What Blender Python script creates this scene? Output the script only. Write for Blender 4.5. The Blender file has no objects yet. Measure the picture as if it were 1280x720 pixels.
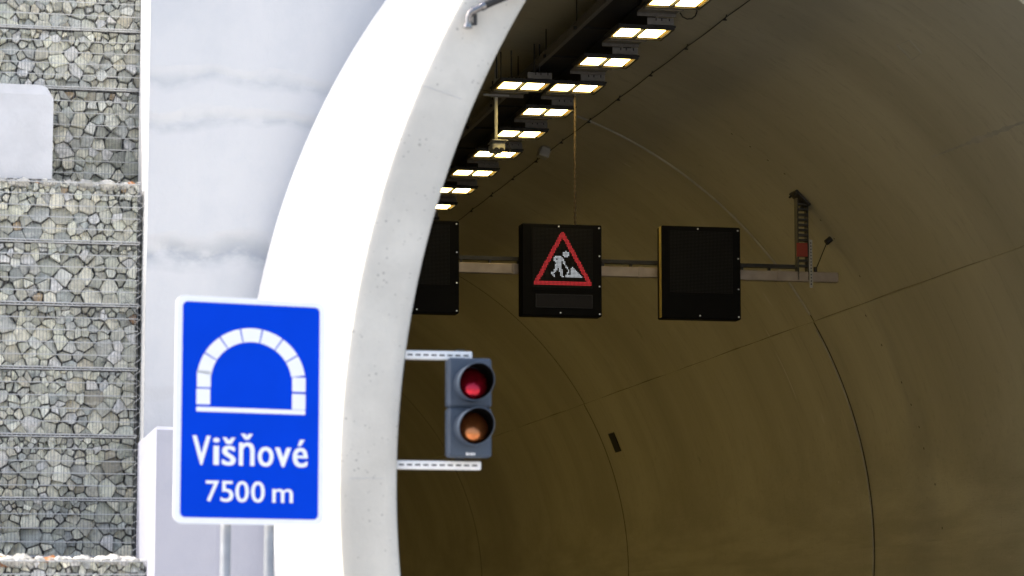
import bpy, math, random
from mathutils import Vector, Matrix
random.seed(7)
R_ = math.radians
SC = bpy.context.scene
COL = SC.collection

# ------------------------------------------------------------------ camera, sky, sun, exposure
F = 3600.0                                    # focal length in pixels of a 1280 wide frame
TH = math.atan(450 / F)
PSI = math.atan(.21 * math.cos(TH))
CAM = Vector((0, 0, 1.5))
c_r = Vector((math.cos(PSI), -math.sin(PSI), 0))
c_f = Vector((math.sin(PSI) * math.cos(TH), math.cos(PSI) * math.cos(TH), math.sin(TH)))
c_u = c_r.cross(c_f)
cd = bpy.data.cameras.new('camera')
cam = bpy.data.objects.new('camera', cd); COL.objects.link(cam)
cam.matrix_world = Matrix.Translation(CAM) @ Matrix((c_r, c_u, -c_f)).transposed().to_4x4()
cd.lens = F / 1280 * 36; cd.sensor_width = 36
cd.clip_start = .1; cd.clip_end = 3000
cd.dof.use_dof = True; cd.dof.focus_distance = 32.0; cd.dof.aperture_fstop = 3.4
SC.camera = cam

SUN_EL, SUN_Y = 46.0, .18
sd = Vector((-math.cos(R_(SUN_EL)), SUN_Y, math.sin(R_(SUN_EL)))).normalized()      # towards the sun: from the left, in the plane of the portal wall
w = bpy.data.worlds.new('World'); SC.world = w; w.use_nodes = True
nt = w.node_tree
sky = nt.nodes.new('ShaderNodeTexSky'); sky.sky_type = 'NISHITA'; sky.sun_disc = False
sky.sun_elevation = R_(SUN_EL); sky.sun_rotation = math.atan2(sd.x, sd.y)
sky.air_density = 1.0; sky.dust_density = 4.0
nt.links.new(sky.outputs[0], nt.nodes['Background'].inputs[0])
nt.nodes['Background'].inputs[1].default_value = .15
sl = bpy.data.lights.new('sun', 'SUN'); sl.energy = 2.6; sl.angle = R_(.5); sl.color = (1, .95, .87)
so = bpy.data.objects.new('sun', sl); COL.objects.link(so)
so.rotation_euler = sd.to_track_quat('Z', 'Y').to_euler()
vs = SC.view_settings
vs.view_transform = 'Standard'; vs.look = 'None'; vs.exposure = 1.42; vs.gamma = 1; vs.use_curve_mapping = False

# ------------------------------------------------------------------ measuring helpers
def ray(x, y): return c_f + c_r * ((x - 640) / F) - c_u * ((y - 360) / F)
def onY(x, y, Y):
    d = ray(x, y); return CAM + d * (Y / d.y)
TX, TZ, TR = 6.104, 2.732, 5.6                # tunnel tube: axis and radius
def tube(phi, Y, r=TR):
    return Vector((TX + r * math.cos(phi), Y, TZ + r * math.sin(phi)))
def hit(x, y):
    d = ray(x, y); d = d / d.y
    a = d.x ** 2 + d.z ** 2; b = 2 * (d.x * (0 - TX) + d.z * (1.5 - TZ)); c = TX ** 2 + (1.5 - TZ) ** 2 - TR ** 2
    t = (-b + math.sqrt(b * b - 4 * a * c)) / (2 * a)
    p = CAM + d * t
    return math.atan2(p.z - TZ, p.x - TX), p.y

# ------------------------------------------------------------------ object helpers
class MB:
    def __init__(s): s.v = []; s.f = []; s.m = []; s.c = []
    def add(s, vs_, fs, mi=0, col=None):
        o = len(s.v); s.v += [Vector(p) for p in vs_]
        for f in fs:
            s.f.append([i + o for i in f]); s.m.append(mi); s.c.append(col)
        return s
    def box(s, c, d, mi=0, M=None, bev=0.0):
        x, y, z = [k / 2 for k in d]; c = Vector(c)
        if bev <= 0:
            vs_ = [Vector((a * x, b * y, e * z)) for a in (-1, 1) for b in (-1, 1) for e in (-1, 1)]
            fs = [(0, 1, 3, 2), (4, 6, 7, 5), (0, 4, 5, 1), (2, 3, 7, 6), (0, 2, 6, 4), (1, 5, 7, 3)]
        else:
            e_ = min(bev, x * .9, y * .9, z * .9); vs_ = []; idx = {}
            for a in (-1, 1):
                for b in (-1, 1):
                    for e in (-1, 1):
                        for k in range(3):
                            p = [a * x, b * y, e * z]
                            for q in range(3):
                                if q != k: p[q] -= (a, b, e)[q] * e_
                            idx[(a, b, e, k)] = len(vs_); vs_.append(Vector(p))
            fs = []
            S = [(-1, -1), (1, -1), (1, 1), (-1, 1)]
            for k in range(3):
                for sgn in (-1, 1):
                    q = []
                    for (p1, p2) in S:
                        t = [0, 0, 0]; t[k] = sgn; t[(k + 1) % 3] = p1; t[(k + 2) % 3] = p2
                        q.append(idx[(*t, k)])
                    fs.append(q if sgn > 0 else q[::-1])
            for k in range(3):
                i, j = (k + 1) % 3, (k + 2) % 3
                for p1 in (-1, 1):
                    for p2 in (-1, 1):
                        q = []
                        for (sg, kk) in ((-1, i), (1, i), (1, j), (-1, j)):
                            t = [0, 0, 0]; t[k] = sg; t[i] = p1; t[j] = p2
                            q.append(idx[(*t, kk)])
                        fs.append(q if p1 * p2 < 0 else q[::-1])
            for a in (-1, 1):
                for b in (-1, 1):
                    for e in (-1, 1):
                        q = [idx[(a, b, e, k)] for k in range(3)]
                        fs.append(q if a * b * e > 0 else q[::-1])
        vs_ = [((M @ p) if M else p) + c for p in vs_]
        return s.add(vs_, fs, mi)
    def rod(s, p, q, r, n=8, mi=0, r2=None, cap=True):
        p, q = Vector(p), Vector(q); d = (q - p).normalized()
        a = d.orthogonal().normalized(); b = d.cross(a); r2 = r if r2 is None else r2
        vs_ = []
        for i in range(n):
            t = 2 * math.pi * i / n; k = a * math.cos(t) + b * math.sin(t)
            vs_ += [p + k * r, q + k * r2]
        fs = [(2 * i, 2 * ((i + 1) % n), 2 * ((i + 1) % n) + 1, 2 * i + 1) for i in range(n)]
        if cap: fs += [tuple(2 * i for i in range(n))[::-1], tuple(2 * i + 1 for i in range(n))]
        return s.add(vs_, fs, mi)
    def path(s, pts, r, n=6, mi=0):
        pts = [Vector(p) for p in pts]; vs_ = []
        a = None
        for i, p in enumerate(pts):
            d = (pts[min(i + 1, len(pts) - 1)] - pts[max(i - 1, 0)]).normalized()
            if a is None: a = d.orthogonal().normalized()
            a = (a - d * a.dot(d)).normalized(); b = d.cross(a)
            for k in range(n):
                t = 2 * math.pi * k / n; vs_.append(p + (a * math.cos(t) + b * math.sin(t)) * r)
        fs = []
        for i in range(len(pts) - 1):
            for k in range(n):
                fs.append((i * n + k, i * n + (k + 1) % n, (i + 1) * n + (k + 1) % n, (i + 1) * n + k))
        fs += [tuple(range(n))[::-1], tuple(range((len(pts) - 1) * n, len(pts) * n))]
        return s.add(vs_, fs, mi)
    def prism(s, poly, y0, y1, mi=0, M=None):
        """polygon in local x,z; extruded along y from y0 (front) to y1"""
        n = len(poly)
        vs_ = [Vector((p[0], y0, p[1])) for p in poly] + [Vector((p[0], y1, p[1])) for p in poly]
        if M: vs_ = [M @ p for p in vs_]
        fs = [tuple(range(n)), tuple(range(n, 2 * n))[::-1]] + [(i, i + n, (i + 1) % n + n, (i + 1) % n) for i in range(n)]
        return s.add(vs_, fs, mi)
    def grid(s, rows, mi=0, closed=False):
        n = len(rows[0]); vs_ = [p for r in rows for p in r]; fs = []
        for i in range(len(rows) - 1):
            for k in range(n - (0 if closed else 1)):
                fs.append((i * n + k, i * n + (k + 1) % n, (i + 1) * n + (k + 1) % n, (i + 1) * n + k))
        return s.add(vs_, fs, mi)
    def build(s, name, mats, parent=None, smooth=False, local=False, recalc=True):
        me = bpy.data.meshes.new(name)
        off = Vector((0, 0, 0))
        if parent and not local:
            p = parent
            while p: off += p.location; p = p.parent
        me.from_pydata([v - off for v in s.v], [], s.f)
        if not isinstance(mats, (list, tuple)): mats = [mats]
        for m in mats: me.materials.append(m)
        me.polygons.foreach_set('material_index', s.m)
        if any(c is not None for c in s.c):
            at = me.color_attributes.new('stone_colour', 'FLOAT_COLOR', 'CORNER')
            for pl, c in zip(me.polygons, s.c):
                for li in pl.loop_indices: at.data[li].color = (*(c or (.3, .3, .3)), 1)
        if recalc:
            import bmesh
            bm = bmesh.new(); bm.from_mesh(me); bmesh.ops.recalc_face_normals(bm, faces=bm.faces); bm.to_mesh(me); bm.free()
        if smooth:
            me.polygons.foreach_set('use_smooth', [True] * len(me.polygons))
            try: me.set_sharp_from_angle(angle=R_(35))
            except Exception: pass
        me.update()
        o = bpy.data.objects.new(name, me); COL.objects.link(o)
        if parent: o.parent = parent
        return o
def tag(o, label=None, cat=None, group=None, kind=None):
    if label: o['label'] = label
    if cat: o['category'] = cat
    if group: o['group'] = group
    if kind: o['kind'] = kind
    return o
def thing(name, label, cat, loc=(0, 0, 0), rotz=0, group=None):
    o = bpy.data.objects.new(name, None); COL.objects.link(o)
    o.empty_display_size = .1
    o.location = loc; o.rotation_euler = (0, 0, rotz)
    return tag(o, label, cat, group)
def dup(root, loc, label=None):
    r = root.copy(); COL.objects.link(r); r.location = loc
    if label: r['label'] = label
    for ch in list(root.children):
        c = ch.copy(); COL.objects.link(c); c.parent = r
        for g in list(ch.children):
            d = g.copy(); COL.objects.link(d); d.parent = c
    return r

# ------------------------------------------------------------------ materials
def nodes(m): return m.node_tree.nodes, m.node_tree.links
def mat(name, col, rough=.6, metal=0.0, var=.12, vscale=6.0, bump=0.0, bscale=40.0, spec=.5, coat=0.0):
    m = bpy.data.materials.new(name); m.use_nodes = True
    N, L = nodes(m); b = N['Principled BSDF']
    b.inputs['Roughness'].default_value = rough; b.inputs['Metallic'].default_value = metal
    b.inputs['Specular IOR Level'].default_value = spec; b.inputs['Coat Weight'].default_value = coat
    tc = N.new('ShaderNodeTexCoord')
    if var > 0:
        n = N.new('ShaderNodeTexNoise'); n.inputs['Scale'].default_value = vscale; n.inputs['Detail'].default_value = 6
        L.new(tc.outputs['Object'], n.inputs['Vector'])
        r = N.new('ShaderNodeValToRGB')
        r.color_ramp.elements[0].position = .3; r.color_ramp.elements[1].position = .7
        r.color_ramp.elements[0].color = (*[c * (1 - var) for c in col], 1); r.color_ramp.elements[1].color = (*[min(1, c * (1 + var)) for c in col], 1)
        L.new(n.outputs[0], r.inputs[0]); L.new(r.outputs[0], b.inputs['Base Color'])
    else: b.inputs['Base Color'].default_value = (*col, 1)
    if bump > 0:
        n2 = N.new('ShaderNodeTexNoise'); n2.inputs['Scale'].default_value = bscale; n2.inputs['Detail'].default_value = 5
        L.new(tc.outputs['Object'], n2.inputs['Vector'])
        bp = N.new('ShaderNodeBump'); bp.inputs['Strength'].default_value = bump; bp.inputs['Distance'].default_value = .01
        L.new(n2.outputs[0], bp.inputs['Height']); L.new(bp.outputs[0], b.inputs['Normal'])
    return m
def emit(name, col, s):
    m = bpy.data.materials.new(name); m.use_nodes = True
    N, L = nodes(m); b = N['Principled BSDF']
    b.inputs['Base Color'].default_value = (.02, .02, .02, 1)
    b.inputs['Emission Color'].default_value = (*col, 1); b.inputs['Emission Strength'].default_value = s
    return m
def math_n(N, L, op, a, b=None, clamp=False):
    n = N.new('ShaderNodeMath'); n.operation = op; n.use_clamp = clamp
    for i, x in enumerate((a, b)):
        if x is None: continue
        if isinstance(x, (int, float)): n.inputs[i].default_value = x
        else: L.new(x, n.inputs[i])
    return n.outputs[0]
def noise(N, L, vec, scale, detail=5, rough=.55, sc=(1, 1, 1)):
    mp = N.new('ShaderNodeMapping'); mp.inputs['Scale'].default_value = sc; L.new(vec, mp.inputs['Vector'])
    n = N.new('ShaderNodeTexNoise'); n.inputs['Scale'].default_value = scale; n.inputs['Detail'].default_value = detail
    n.inputs['Roughness'].default_value = rough
    L.new(mp.outputs[0], n.inputs['Vector']); return n.outputs[0]
def mixc(N, L, fac, a, b):
    n = N.new('ShaderNodeMix'); n.data_type = 'RGBA'
    if isinstance(fac, (int, float)): n.inputs['Factor'].default_value = fac
    else: L.new(fac, n.inputs['Factor'])
    for i, x in ((6, a), (7, b)):
        if isinstance(x, tuple): n.inputs[i].default_value = (*x, 1)
        else: L.new(x, n.inputs[i])
    return n.outputs[2]
def rng(N, L, v, a, b, c=0, d=1):
    n = N.new('ShaderNodeMapRange'); n.interpolation_type = 'SMOOTHSTEP'
    L.new(v, n.inputs[0])
    for i, x in enumerate((a, b, c, d)): n.inputs[i + 1].default_value = x
    return n.outputs[0]

def facade_mat(name='painted_facade', k_=1.0, blue=1.0):
    m = bpy.data.materials.new(name); m.use_nodes = True
    N, L = nodes(m); b = N['Principled BSDF']; b.inputs['Roughness'].default_value = .75
    tc = N.new('ShaderNodeTexCoord'); V = tc.outputs['Object']
    sx = N.new('ShaderNodeSeparateXYZ'); L.new(V, sx.inputs[0])
    wav = noise(N, L, V, .9, 3); wob = math_n(N, L, 'MULTIPLY', math_n(N, L, 'SUBTRACT', wav, .5), .55)
    zz = math_n(N, L, 'ADD', sx.outputs[2], wob)
    h = None
    for (z0, wd, amp) in ((4.44, .09, 1.0), (5.42, .06, .5), (5.72, .05, .35), (3.35, .07, .4), (6.6, .08, .4)):
        # the lower lift stands back below each pour line
        k = math_n(N, L, 'MULTIPLY', rng(N, L, zz, z0 - wd, z0 + wd), amp)
        h = k if h is None else math_n(N, L, 'ADD', h, k)
    back = None
    xw = math_n(N, L, 'ADD', sx.outputs[0], math_n(N, L, 'MULTIPLY', wob, .12))
    for (x0, wd, amp) in ((2.02, .02, .22), (2.43, .05, .3)):
        k = math_n(N, L, 'MULTIPLY', rng(N, L, xw, x0 - wd, x0 + wd), amp)
        h = math_n(N, L, 'ADD', h, k)
    fine = noise(N, L, V, 14, 6); tr = noise(N, L, V, 3.2, 5, sc=(1, 1, .5))
    h = math_n(N, L, 'ADD', h, math_n(N, L, 'MULTIPLY', fine, .10))
    h = math_n(N, L, 'ADD', h, math_n(N, L, 'MULTIPLY', tr, .35))
    bp = N.new('ShaderNodeBump'); bp.inputs['Strength'].default_value = .75; bp.inputs['Distance'].default_value = .06
    L.new(h, bp.inputs['Height']); L.new(bp.outputs[0], b.inputs['Normal'])
    dirt = rng(N, L, noise(N, L, V, 1.7, 6, .62, (1, 1, .8)), .42, .68)
    # bluish shade of the ridges, painted into the colour along the pour lines
    g = None
    for (z0, wd, x1) in ((4.36, .13, .85), (5.35, .07, .45), (5.66, .07, .42), (2.9, .08, .2)):
        a = math_n(N, L, 'SUBTRACT', 1.0, math_n(N, L, 'DIVIDE', math_n(N, L, 'ABSOLUTE', math_n(N, L, 'SUBTRACT', zz, z0)), wd), True)
        a = math_n(N, L, 'MULTIPLY', a, x1)
        g = a if g is None else math_n(N, L, 'ADD', g, a)
    g = math_n(N, L, 'MULTIPLY', g, rng(N, L, noise(N, L, V, 4, 5, .6, (1, 1, 1.6)), .30, .6))
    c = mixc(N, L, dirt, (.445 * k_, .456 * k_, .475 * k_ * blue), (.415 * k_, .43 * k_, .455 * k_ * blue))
    c = mixc(N, L, math_n(N, L, 'MULTIPLY', g, .9, True), c, (.225, .255, .295))
    L.new(c, b.inputs['Base Color'])
    return m
def pored_concrete(name, col, white=False, pores=True):
    m = bpy.data.materials.new(name); m.use_nodes = True
    N, L = nodes(m); b = N['Principled BSDF']; b.inputs['Roughness'].default_value = .8
    tc = N.new('ShaderNodeTexCoord'); V = tc.outputs['Object']
    big = noise(N, L, V, 1.3, 5, .6); mid = noise(N, L, V, 9, 6, .65)
    c = mixc(N, L, rng(N, L, big, .35, .68), tuple(k * .86 for k in col), tuple(min(1, k * 1.06) for k in col))
    c = mixc(N, L, math_n(N, L, 'MULTIPLY', rng(N, L, mid, .5, .8), .5), c, tuple(k * .8 for k in col))
    if pores:
        vo = N.new('ShaderNodeTexVoronoi'); vo.inputs['Scale'].default_value = 26; L.new(V, vo.inputs['Vector'])
        sz = noise(N, L, V, 5, 4)
        p = rng(N, L, math_n(N, L, 'SUBTRACT', vo.outputs['Distance'], math_n(N, L, 'MULTIPLY', math_n(N, L, 'SUBTRACT', sz, .42), .8)), .0, .07, 1, 0)
        c = mixc(N, L, math_n(N, L, 'MULTIPLY', p, .55), c, tuple(k * .35 for k in col))
    L.new(c, b.inputs['Base Color'])
    h = math_n(N, L, 'ADD', math_n(N, L, 'MULTIPLY', mid, .5), math_n(N, L, 'MULTIPLY', noise(N, L, V, 45, 5), .4))
    bp = N.new('ShaderNodeBump'); bp.inputs['Strength'].default_value = .35; bp.inputs['Distance'].default_value = .015
    L.new(h, bp.inputs['Height']); L.new(bp.outputs[0], b.inputs['Normal'])
    return m
def lining_mat():
    m = bpy.data.materials.new('tunnel_concrete'); m.use_nodes = True
    N, L = nodes(m); b = N['Principled BSDF']; b.inputs['Roughness'].default_value = .62
    b.inputs['Specular IOR Level'].default_value = .4
    tc = N.new('ShaderNodeTexCoord'); V = tc.outputs['Object']
    sx = N.new('ShaderNodeSeparateXYZ'); L.new(V, sx.inputs[0])
    ang = N.new('ShaderNodeMath'); ang.operation = 'ARCTAN2'
    L.new(math_n(N, L, 'SUBTRACT', sx.outputs[2], TZ), ang.inputs[0]); L.new(math_n(N, L, 'SUBTRACT', sx.outputs[0], TX), ang.inputs[1])
    cb = N.new('ShaderNodeCombineXYZ')          # unrolled lining: x = arc length, y = along the tunnel
    L.new(math_n(N, L, 'MULTIPLY', ang.outputs[0], TR), cb.inputs[0]); L.new(sx.outputs[1], cb.inputs[1])
    U = cb.outputs[0]
    big = noise(N, L, U, .35, 6, .6); streak = noise(N, L, U, 1.6, 6, .65, (.18, 1, 1)); fine = noise(N, L, U, 9, 6, .7)
    run = noise(N, L, U, 3.5, 5, .6, (.12, 1.6, 1))
    c = mixc(N, L, rng(N, L, big, .35, .66), (.42, .392, .290), (.54, .51, .39))
    c = mixc(N, L, math_n(N, L, 'MULTIPLY', rng(N, L, streak, .50, .72), .18), c, (.28, .25, .17))
    c = mixc(N, L, math_n(N, L, 'MULTIPLY', rng(N, L, run, .60, .74), .22), c, (.58, .54, .44))
    c = mixc(N, L, math_n(N, L, 'MULTIPLY', rng(N, L, fine, .52, .72), .45), c, (.30, .27, .20))
    # darker, yellower tone towards the bottom
    low = rng(N, L, math_n(N, L, 'ADD', sx.outputs[2], math_n(N, L, 'MULTIPLY', streak, 1.6)), 1.6, 4.2, 1, 0)
    c = mixc(N, L, math_n(N, L, 'MULTIPLY', low, .35), c, (.32, .28, .165))
    vo = N.new('ShaderNodeTexVoronoi'); vo.inputs['Scale'].default_value = 1.6; L.new(U, vo.inputs['Vector'])
    sp = rng(N, L, vo.outputs['Distance'], .03, .06, 1, 0)
    sp = math_n(N, L, 'MULTIPLY', sp, rng(N, L, vo.outputs['Color'], .45, .5))
    c = mixc(N, L, math_n(N, L, 'MULTIPLY', sp, .8), c, (.6, .57, .5))
    # hairline scratches and trowel scars
    scr = noise(N, L, U, 2.6, 8, .75, (.55, 3.2, 1))
    c = mixc(N, L, math_n(N, L, 'MULTIPLY', rng(N, L, scr, .60, .66), .28), c, (.64, .60, .48))
    scd = noise(N, L, U, 3.3, 8, .8, (1, .5, 1))
    c = mixc(N, L, math_n(N, L, 'MULTIPLY', rng(N, L, scd, .60, .70), .45), c, (.22, .195, .135))
    # shallow marks of the shutter plates, every 1.5 m along and 2.1 m round
    sv = N.new('ShaderNodeSeparateXYZ'); L.new(U, sv.inputs[0])
    def line(v, per, wd):
        fr = math_n(N, L, 'FRACT', math_n(N, L, 'DIVIDE', v, per))
        return rng(N, L, math_n(N, L, 'ABSOLUTE', math_n(N, L, 'SUBTRACT', fr, .5)), .5 - wd, .5)
    jit = math_n(N, L, 'MULTIPLY', math_n(N, L, 'SUBTRACT', fine, .5), .03)
    ln = math_n(N, L, 'MAXIMUM', line(math_n(N, L, 'ADD', sv.outputs[1], jit), 1.5625, .010), line(math_n(N, L, 'ADD', sv.outputs[0], jit), 2.13, .007))
    ln = math_n(N, L, 'MULTIPLY', ln, rng(N, L, noise(N, L, U, 1.1, 4), .42, .62))
    c = mixc(N, L, math_n(N, L, 'MULTIPLY', ln, .30), c, (.24, .215, .15))
    L.new(c, b.inputs['Base Color'])
    h = math_n(N, L, 'ADD', math_n(N, L, 'MULTIPLY', ln, .6), math_n(N, L, 'ADD', math_n(N, L, 'MULTIPLY', streak, .45), math_n(N, L, 'MULTIPLY', fine, .45)))
    bp = N.new('ShaderNodeBump'); bp.inputs['Strength'].default_value = .35; bp.inputs['Distance'].default_value = .03
    L.new(h, bp.inputs['Height']); L.new(bp.outputs[0], b.inputs['Normal'])
    return m
def stone_mat():
    m = bpy.data.materials.new('quarry_stone'); m.use_nodes = True
    N, L = nodes(m); b = N['Principled BSDF']; b.inputs['Roughness'].default_value = .85
    at = N.new('ShaderNodeVertexColor'); at.layer_name = 'stone_colour'
    tc = N.new('ShaderNodeTexCoord'); V = tc.outputs['Object']
    n = noise(N, L, V, 22, 7, .7); n2 = noise(N, L, V, 9, 5, .6, (1, 1, 3))
    c = mixc(N, L, math_n(N, L, 'MULTIPLY', rng(N, L, n, .45, .72), .6), at.outputs[0], (.20, .205, .20))
    c = mixc(N, L, math_n(N, L, 'MULTIPLY', rng(N, L, n2, .52, .70), .5), c, (.72, .70, .64))
    L.new(c, b.inputs['Base Color'])
    bp = N.new('ShaderNodeBump'); bp.inputs['Strength'].default_value = .9; bp.inputs['Distance'].default_value = .025
    L.new(n, bp.inputs['Height']); L.new(bp.outputs[0], b.inputs['Normal'])
    return m

M = {}
M['facade'] = facade_mat()
M['buttress'] = facade_mat('shaded_buttress_paint', .72, 1.13)  # facade paint with the front's darker, bluish shade put into its colour
M['white_shell'] = pored_concrete('white_painted_concrete', (.80, .80, .79), pores=False)
M['rim'] = pored_concrete('portal_rim_concrete', (.575, .55, .49))
M['block'] = pored_concrete('pale_concrete', (.50, .505, .52), pores=False)
M['lining'] = lining_mat()
M['stone'] = stone_mat()
M['groove'] = mat('joint_groove', (.075, .068, .05), .9)
M['sealant'] = mat('seam_sealant', (.24, .215, .155), .85, var=.4, vscale=2)
M['mortar'] = mat('joint_mortar', (.42, .40, .34), .8, var=.2, vscale=3)
M['wire'] = mat('galvanised_wire', (.55, .55, .53), .45, .55, var=.15)
M['wire_dull'] = mat('dark_wire', (.20, .205, .205), .6, .3, var=.25, vscale=9)  # darker grey, used for the vertical wires
M['galv'] = mat('galvanised_steel', (.30, .315, .34), .55, .35, var=.12, vscale=14)
M['asphalt'] = mat('concrete_carriageway', (.34, .325, .30), .9, var=.2, vscale=3, bump=.3, bscale=90)
M['paving'] = mat('concrete_apron', (.44, .43, .41), .85, var=.15, vscale=1.2, bump=.2)
M['grassy'] = mat('grassy_hillside', (.07, .10, .04), .95, var=.4, vscale=2.5, bump=.6, bscale=8)
M['white_paint'] = mat('white_paint', (.88, .87, .85), .5, var=.05)
M['sign_white'] = mat('sign_white', (.87, .87, .87), .4, var=.02)
M['sign_blue'] = mat('sign_blue', (.000, .050, .60), .6, var=.05, vscale=3, spec=.05)
M['dark_housing'] = mat('black_housing', (.004, .004, .0042), .75, var=.2, spec=.12)
M['dark_steel'] = mat('dark_steel', (.035, .034, .032), .55, .3, var=.3)
M['cable'] = mat('black_cable', (.012, .012, .012), .6, var=.2)
M['plate_grey'] = mat('dusty_grey_plate', (.21, .20, .185), .7, var=.2, vscale=14)
M['lip'] = mat('grey_tray_plate', (.14, .128, .11), .7, var=.2, vscale=30)
M['tray'] = mat('black_cable_tray', (.012, .011, .010), .8, var=.3)  # near-black tray colour
M['grey_box'] = mat('grey_enclosure', (.36, .36, .34), .5, var=.1)
M['beam'] = mat('weathered_beam', (.34, .285, .235), .5, .35, var=.2, vscale=5)
M['signal_grey'] = mat('signal_housing_grey', (.046, .064, .094), .5, var=.12)
M['visor_in'] = mat('visor_black', (.003, .003, .003), .9, var=.1, spec=.02)
M['red_lens'] = mat('red_lens', (.62, .012, .035), .24, .85, var=.15, vscale=30, coat=.4)
M['amber_lens'] = mat('amber_lens', (.62, .20, .06), .24, .85, var=.15, vscale=30, coat=.4)
M['orange_tape'] = mat('orange_tape', (.26, .03, .012), .6)
M['yellow_edge'] = mat('yellow_edge', (.32, .23, .03), .5)
M['chrome'] = mat('polished_pipe', (.26, .25, .25), .22, .95, var=.15, vscale=20)
M['bolt'] = mat('zinc_bolt', (.75, .75, .72), .35, .6, var=.05)
M['lamp'] = emit('lamp_glow', (1.0, .73, .25), 8.0)
M['lamp_edge'] = emit('lamp_edge_glow', (1.0, .50, .06), .35)
M['led_red'] = emit('led_red', (1.0, .035, .05), .22)
M['led_white'] = emit('led_white', (.9, .95, 1.0), .25)
M['led_off'] = mat('led_unlit', (.020, .019, .017), .6, var=.1, spec=.2)
M['line_paint'] = mat('road_paint', (.7, .7, .68), .7, var=.1)

# ------------------------------------------------------------------ the setting: ground, road, hill
g = MB(); g.add([(-900, -700, 0), (900, -700, 0), (900, 1200, 0), (-900, 1200, 0)], [(0, 1, 2, 3)])
tag(g.build('ground', M['paving']), kind='structure')
g = MB(); g.add([(2.7, -300, .004), (13.8, -300, .004), (13.8, 16, .004), (2.7, 16, .004)], [(0, 1, 2, 3)])
g.add([(2.7, 16, .004), (13.8, 16, .004), (10.2, 24, .004), (2.0, 24, .004)], [(0, 1, 2, 3)])
g.add([(2.0, 24, .004), (10.2, 24, .004), (10.2, 98, .004), (2.0, 98, .004)], [(0, 1, 2, 3)])
tag(g.build('road', M['asphalt']), kind='structure')
g = MB()
for x in (3.0, 13.4): g.add([(x - .08, -300, .008), (x + .08, -300, .008), (x + .08, 15, .008), (x - .08, 15, .008)], [(0, 1, 2, 3)])
for k in range(30): g.add([(8.2 - .06, -250 + k * 9, .008), (8.2 + .06, -250 + k * 9, .008), (8.2 + .06, -246 + k * 9, .008), (8.2 - .06, -246 + k * 9, .008)], [(0, 1, 2, 3)])
tag(g.build('road_markings', M['line_paint']), kind='structure')
FX0 = onY(183, 360, 21.05).x                    # left end of the portal wall
rows = []
for j in range(40):
    y = 24.5 + j * 4; row = []
    for i in range(60):
        x = -80 + i * 3.2
        z0 = 10.6 if x > 0 else 8.6
        row.append(Vector((x, y, z0 + .45 * (y - 24.5) + 1.2 * math.sin(x * .21 + y * .13) * min(1, (y - 24.5) / 10))))
    rows.append(row)
g = MB(); g.grid(rows)
tag(g.build('hill', M['grassy'], smooth=True), kind='structure')

# ------------------------------------------------------------------ portal wall and arch
AX0, AZ0, AY0 = 8.255, 2.42, 15.88               # front of the arch
AX1, AZ1, AY1 = 8.364, 2.968, 21.05              # where it meets the wall
RO0, RO1, RI = 5.93, 6.0, 5.6
pw = thing('portal_wall', 'tall white painted concrete wall behind the tunnel arch', 'wall', (FX0, AY1, 0))
def boundary(phi):
    d = (math.cos(phi), math.sin(phi)); ts = []
    for (lim, c0, k) in ((FX0, AX1, 0), (26.0, AX1, 0), (0.0, AZ1, 1), (10.6, AZ1, 1)):
        if abs(d[k]) > 1e-9:
            t = (lim - c0) / d[k]
            if t > 0: ts.append(t)
    return min(ts)
phi0 = math.asin(-AZ1 / (RO1 - .02)) + .0005
corner = [math.atan2(z - AZ1, x - AX1) for x in (FX0, 26.0) for z in (0, 10.6)]
corner = [c if c > -math.pi / 2 else c + 2 * math.pi for c in corner]
phis = sorted([phi0 + (math.pi - 2 * phi0) * i / 160 for i in range(161)] + [c for c in corner if phi0 < c < math.pi - phi0])
rows = []; back = []
for k in range(25):
    row = []
    for p in phis:
        r0 = RO1 - .02; r1 = max(boundary(p), r0 + 1e-4); r = r0 + (r1 - r0) * k / 24
        row.append(Vector((AX1 + r * math.cos(p), AY1, AZ1 + r * math.sin(p))))
    rows.append(row)
fm = MB(); fm.grid(rows)
fm.build('wall_face', M['facade'], pw, recalc=False)
fm = MB(); fm.grid([[p + Vector((0, .05, 0)) for p in r] for r in rows]); fm.build('wall_sun_block', M['facade'], pw, recalc=False)  # hidden back sheet, added to stop sun leaking through the wall face
fm = MB(); fm.box(((FX0 + .004) + .25, AY1 + .53, 5.3), (.5, 1.0, 10.6))
fm.build('wall_end', M['white_shell'], pw)
fm = MB(); fm.box(((FX0 + 26) / 2, AY1 + .56, 10.66), (26 - FX0, 1.3, .11), bev=.02)
fm.build('coping', M['white_shell'], pw)

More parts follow.
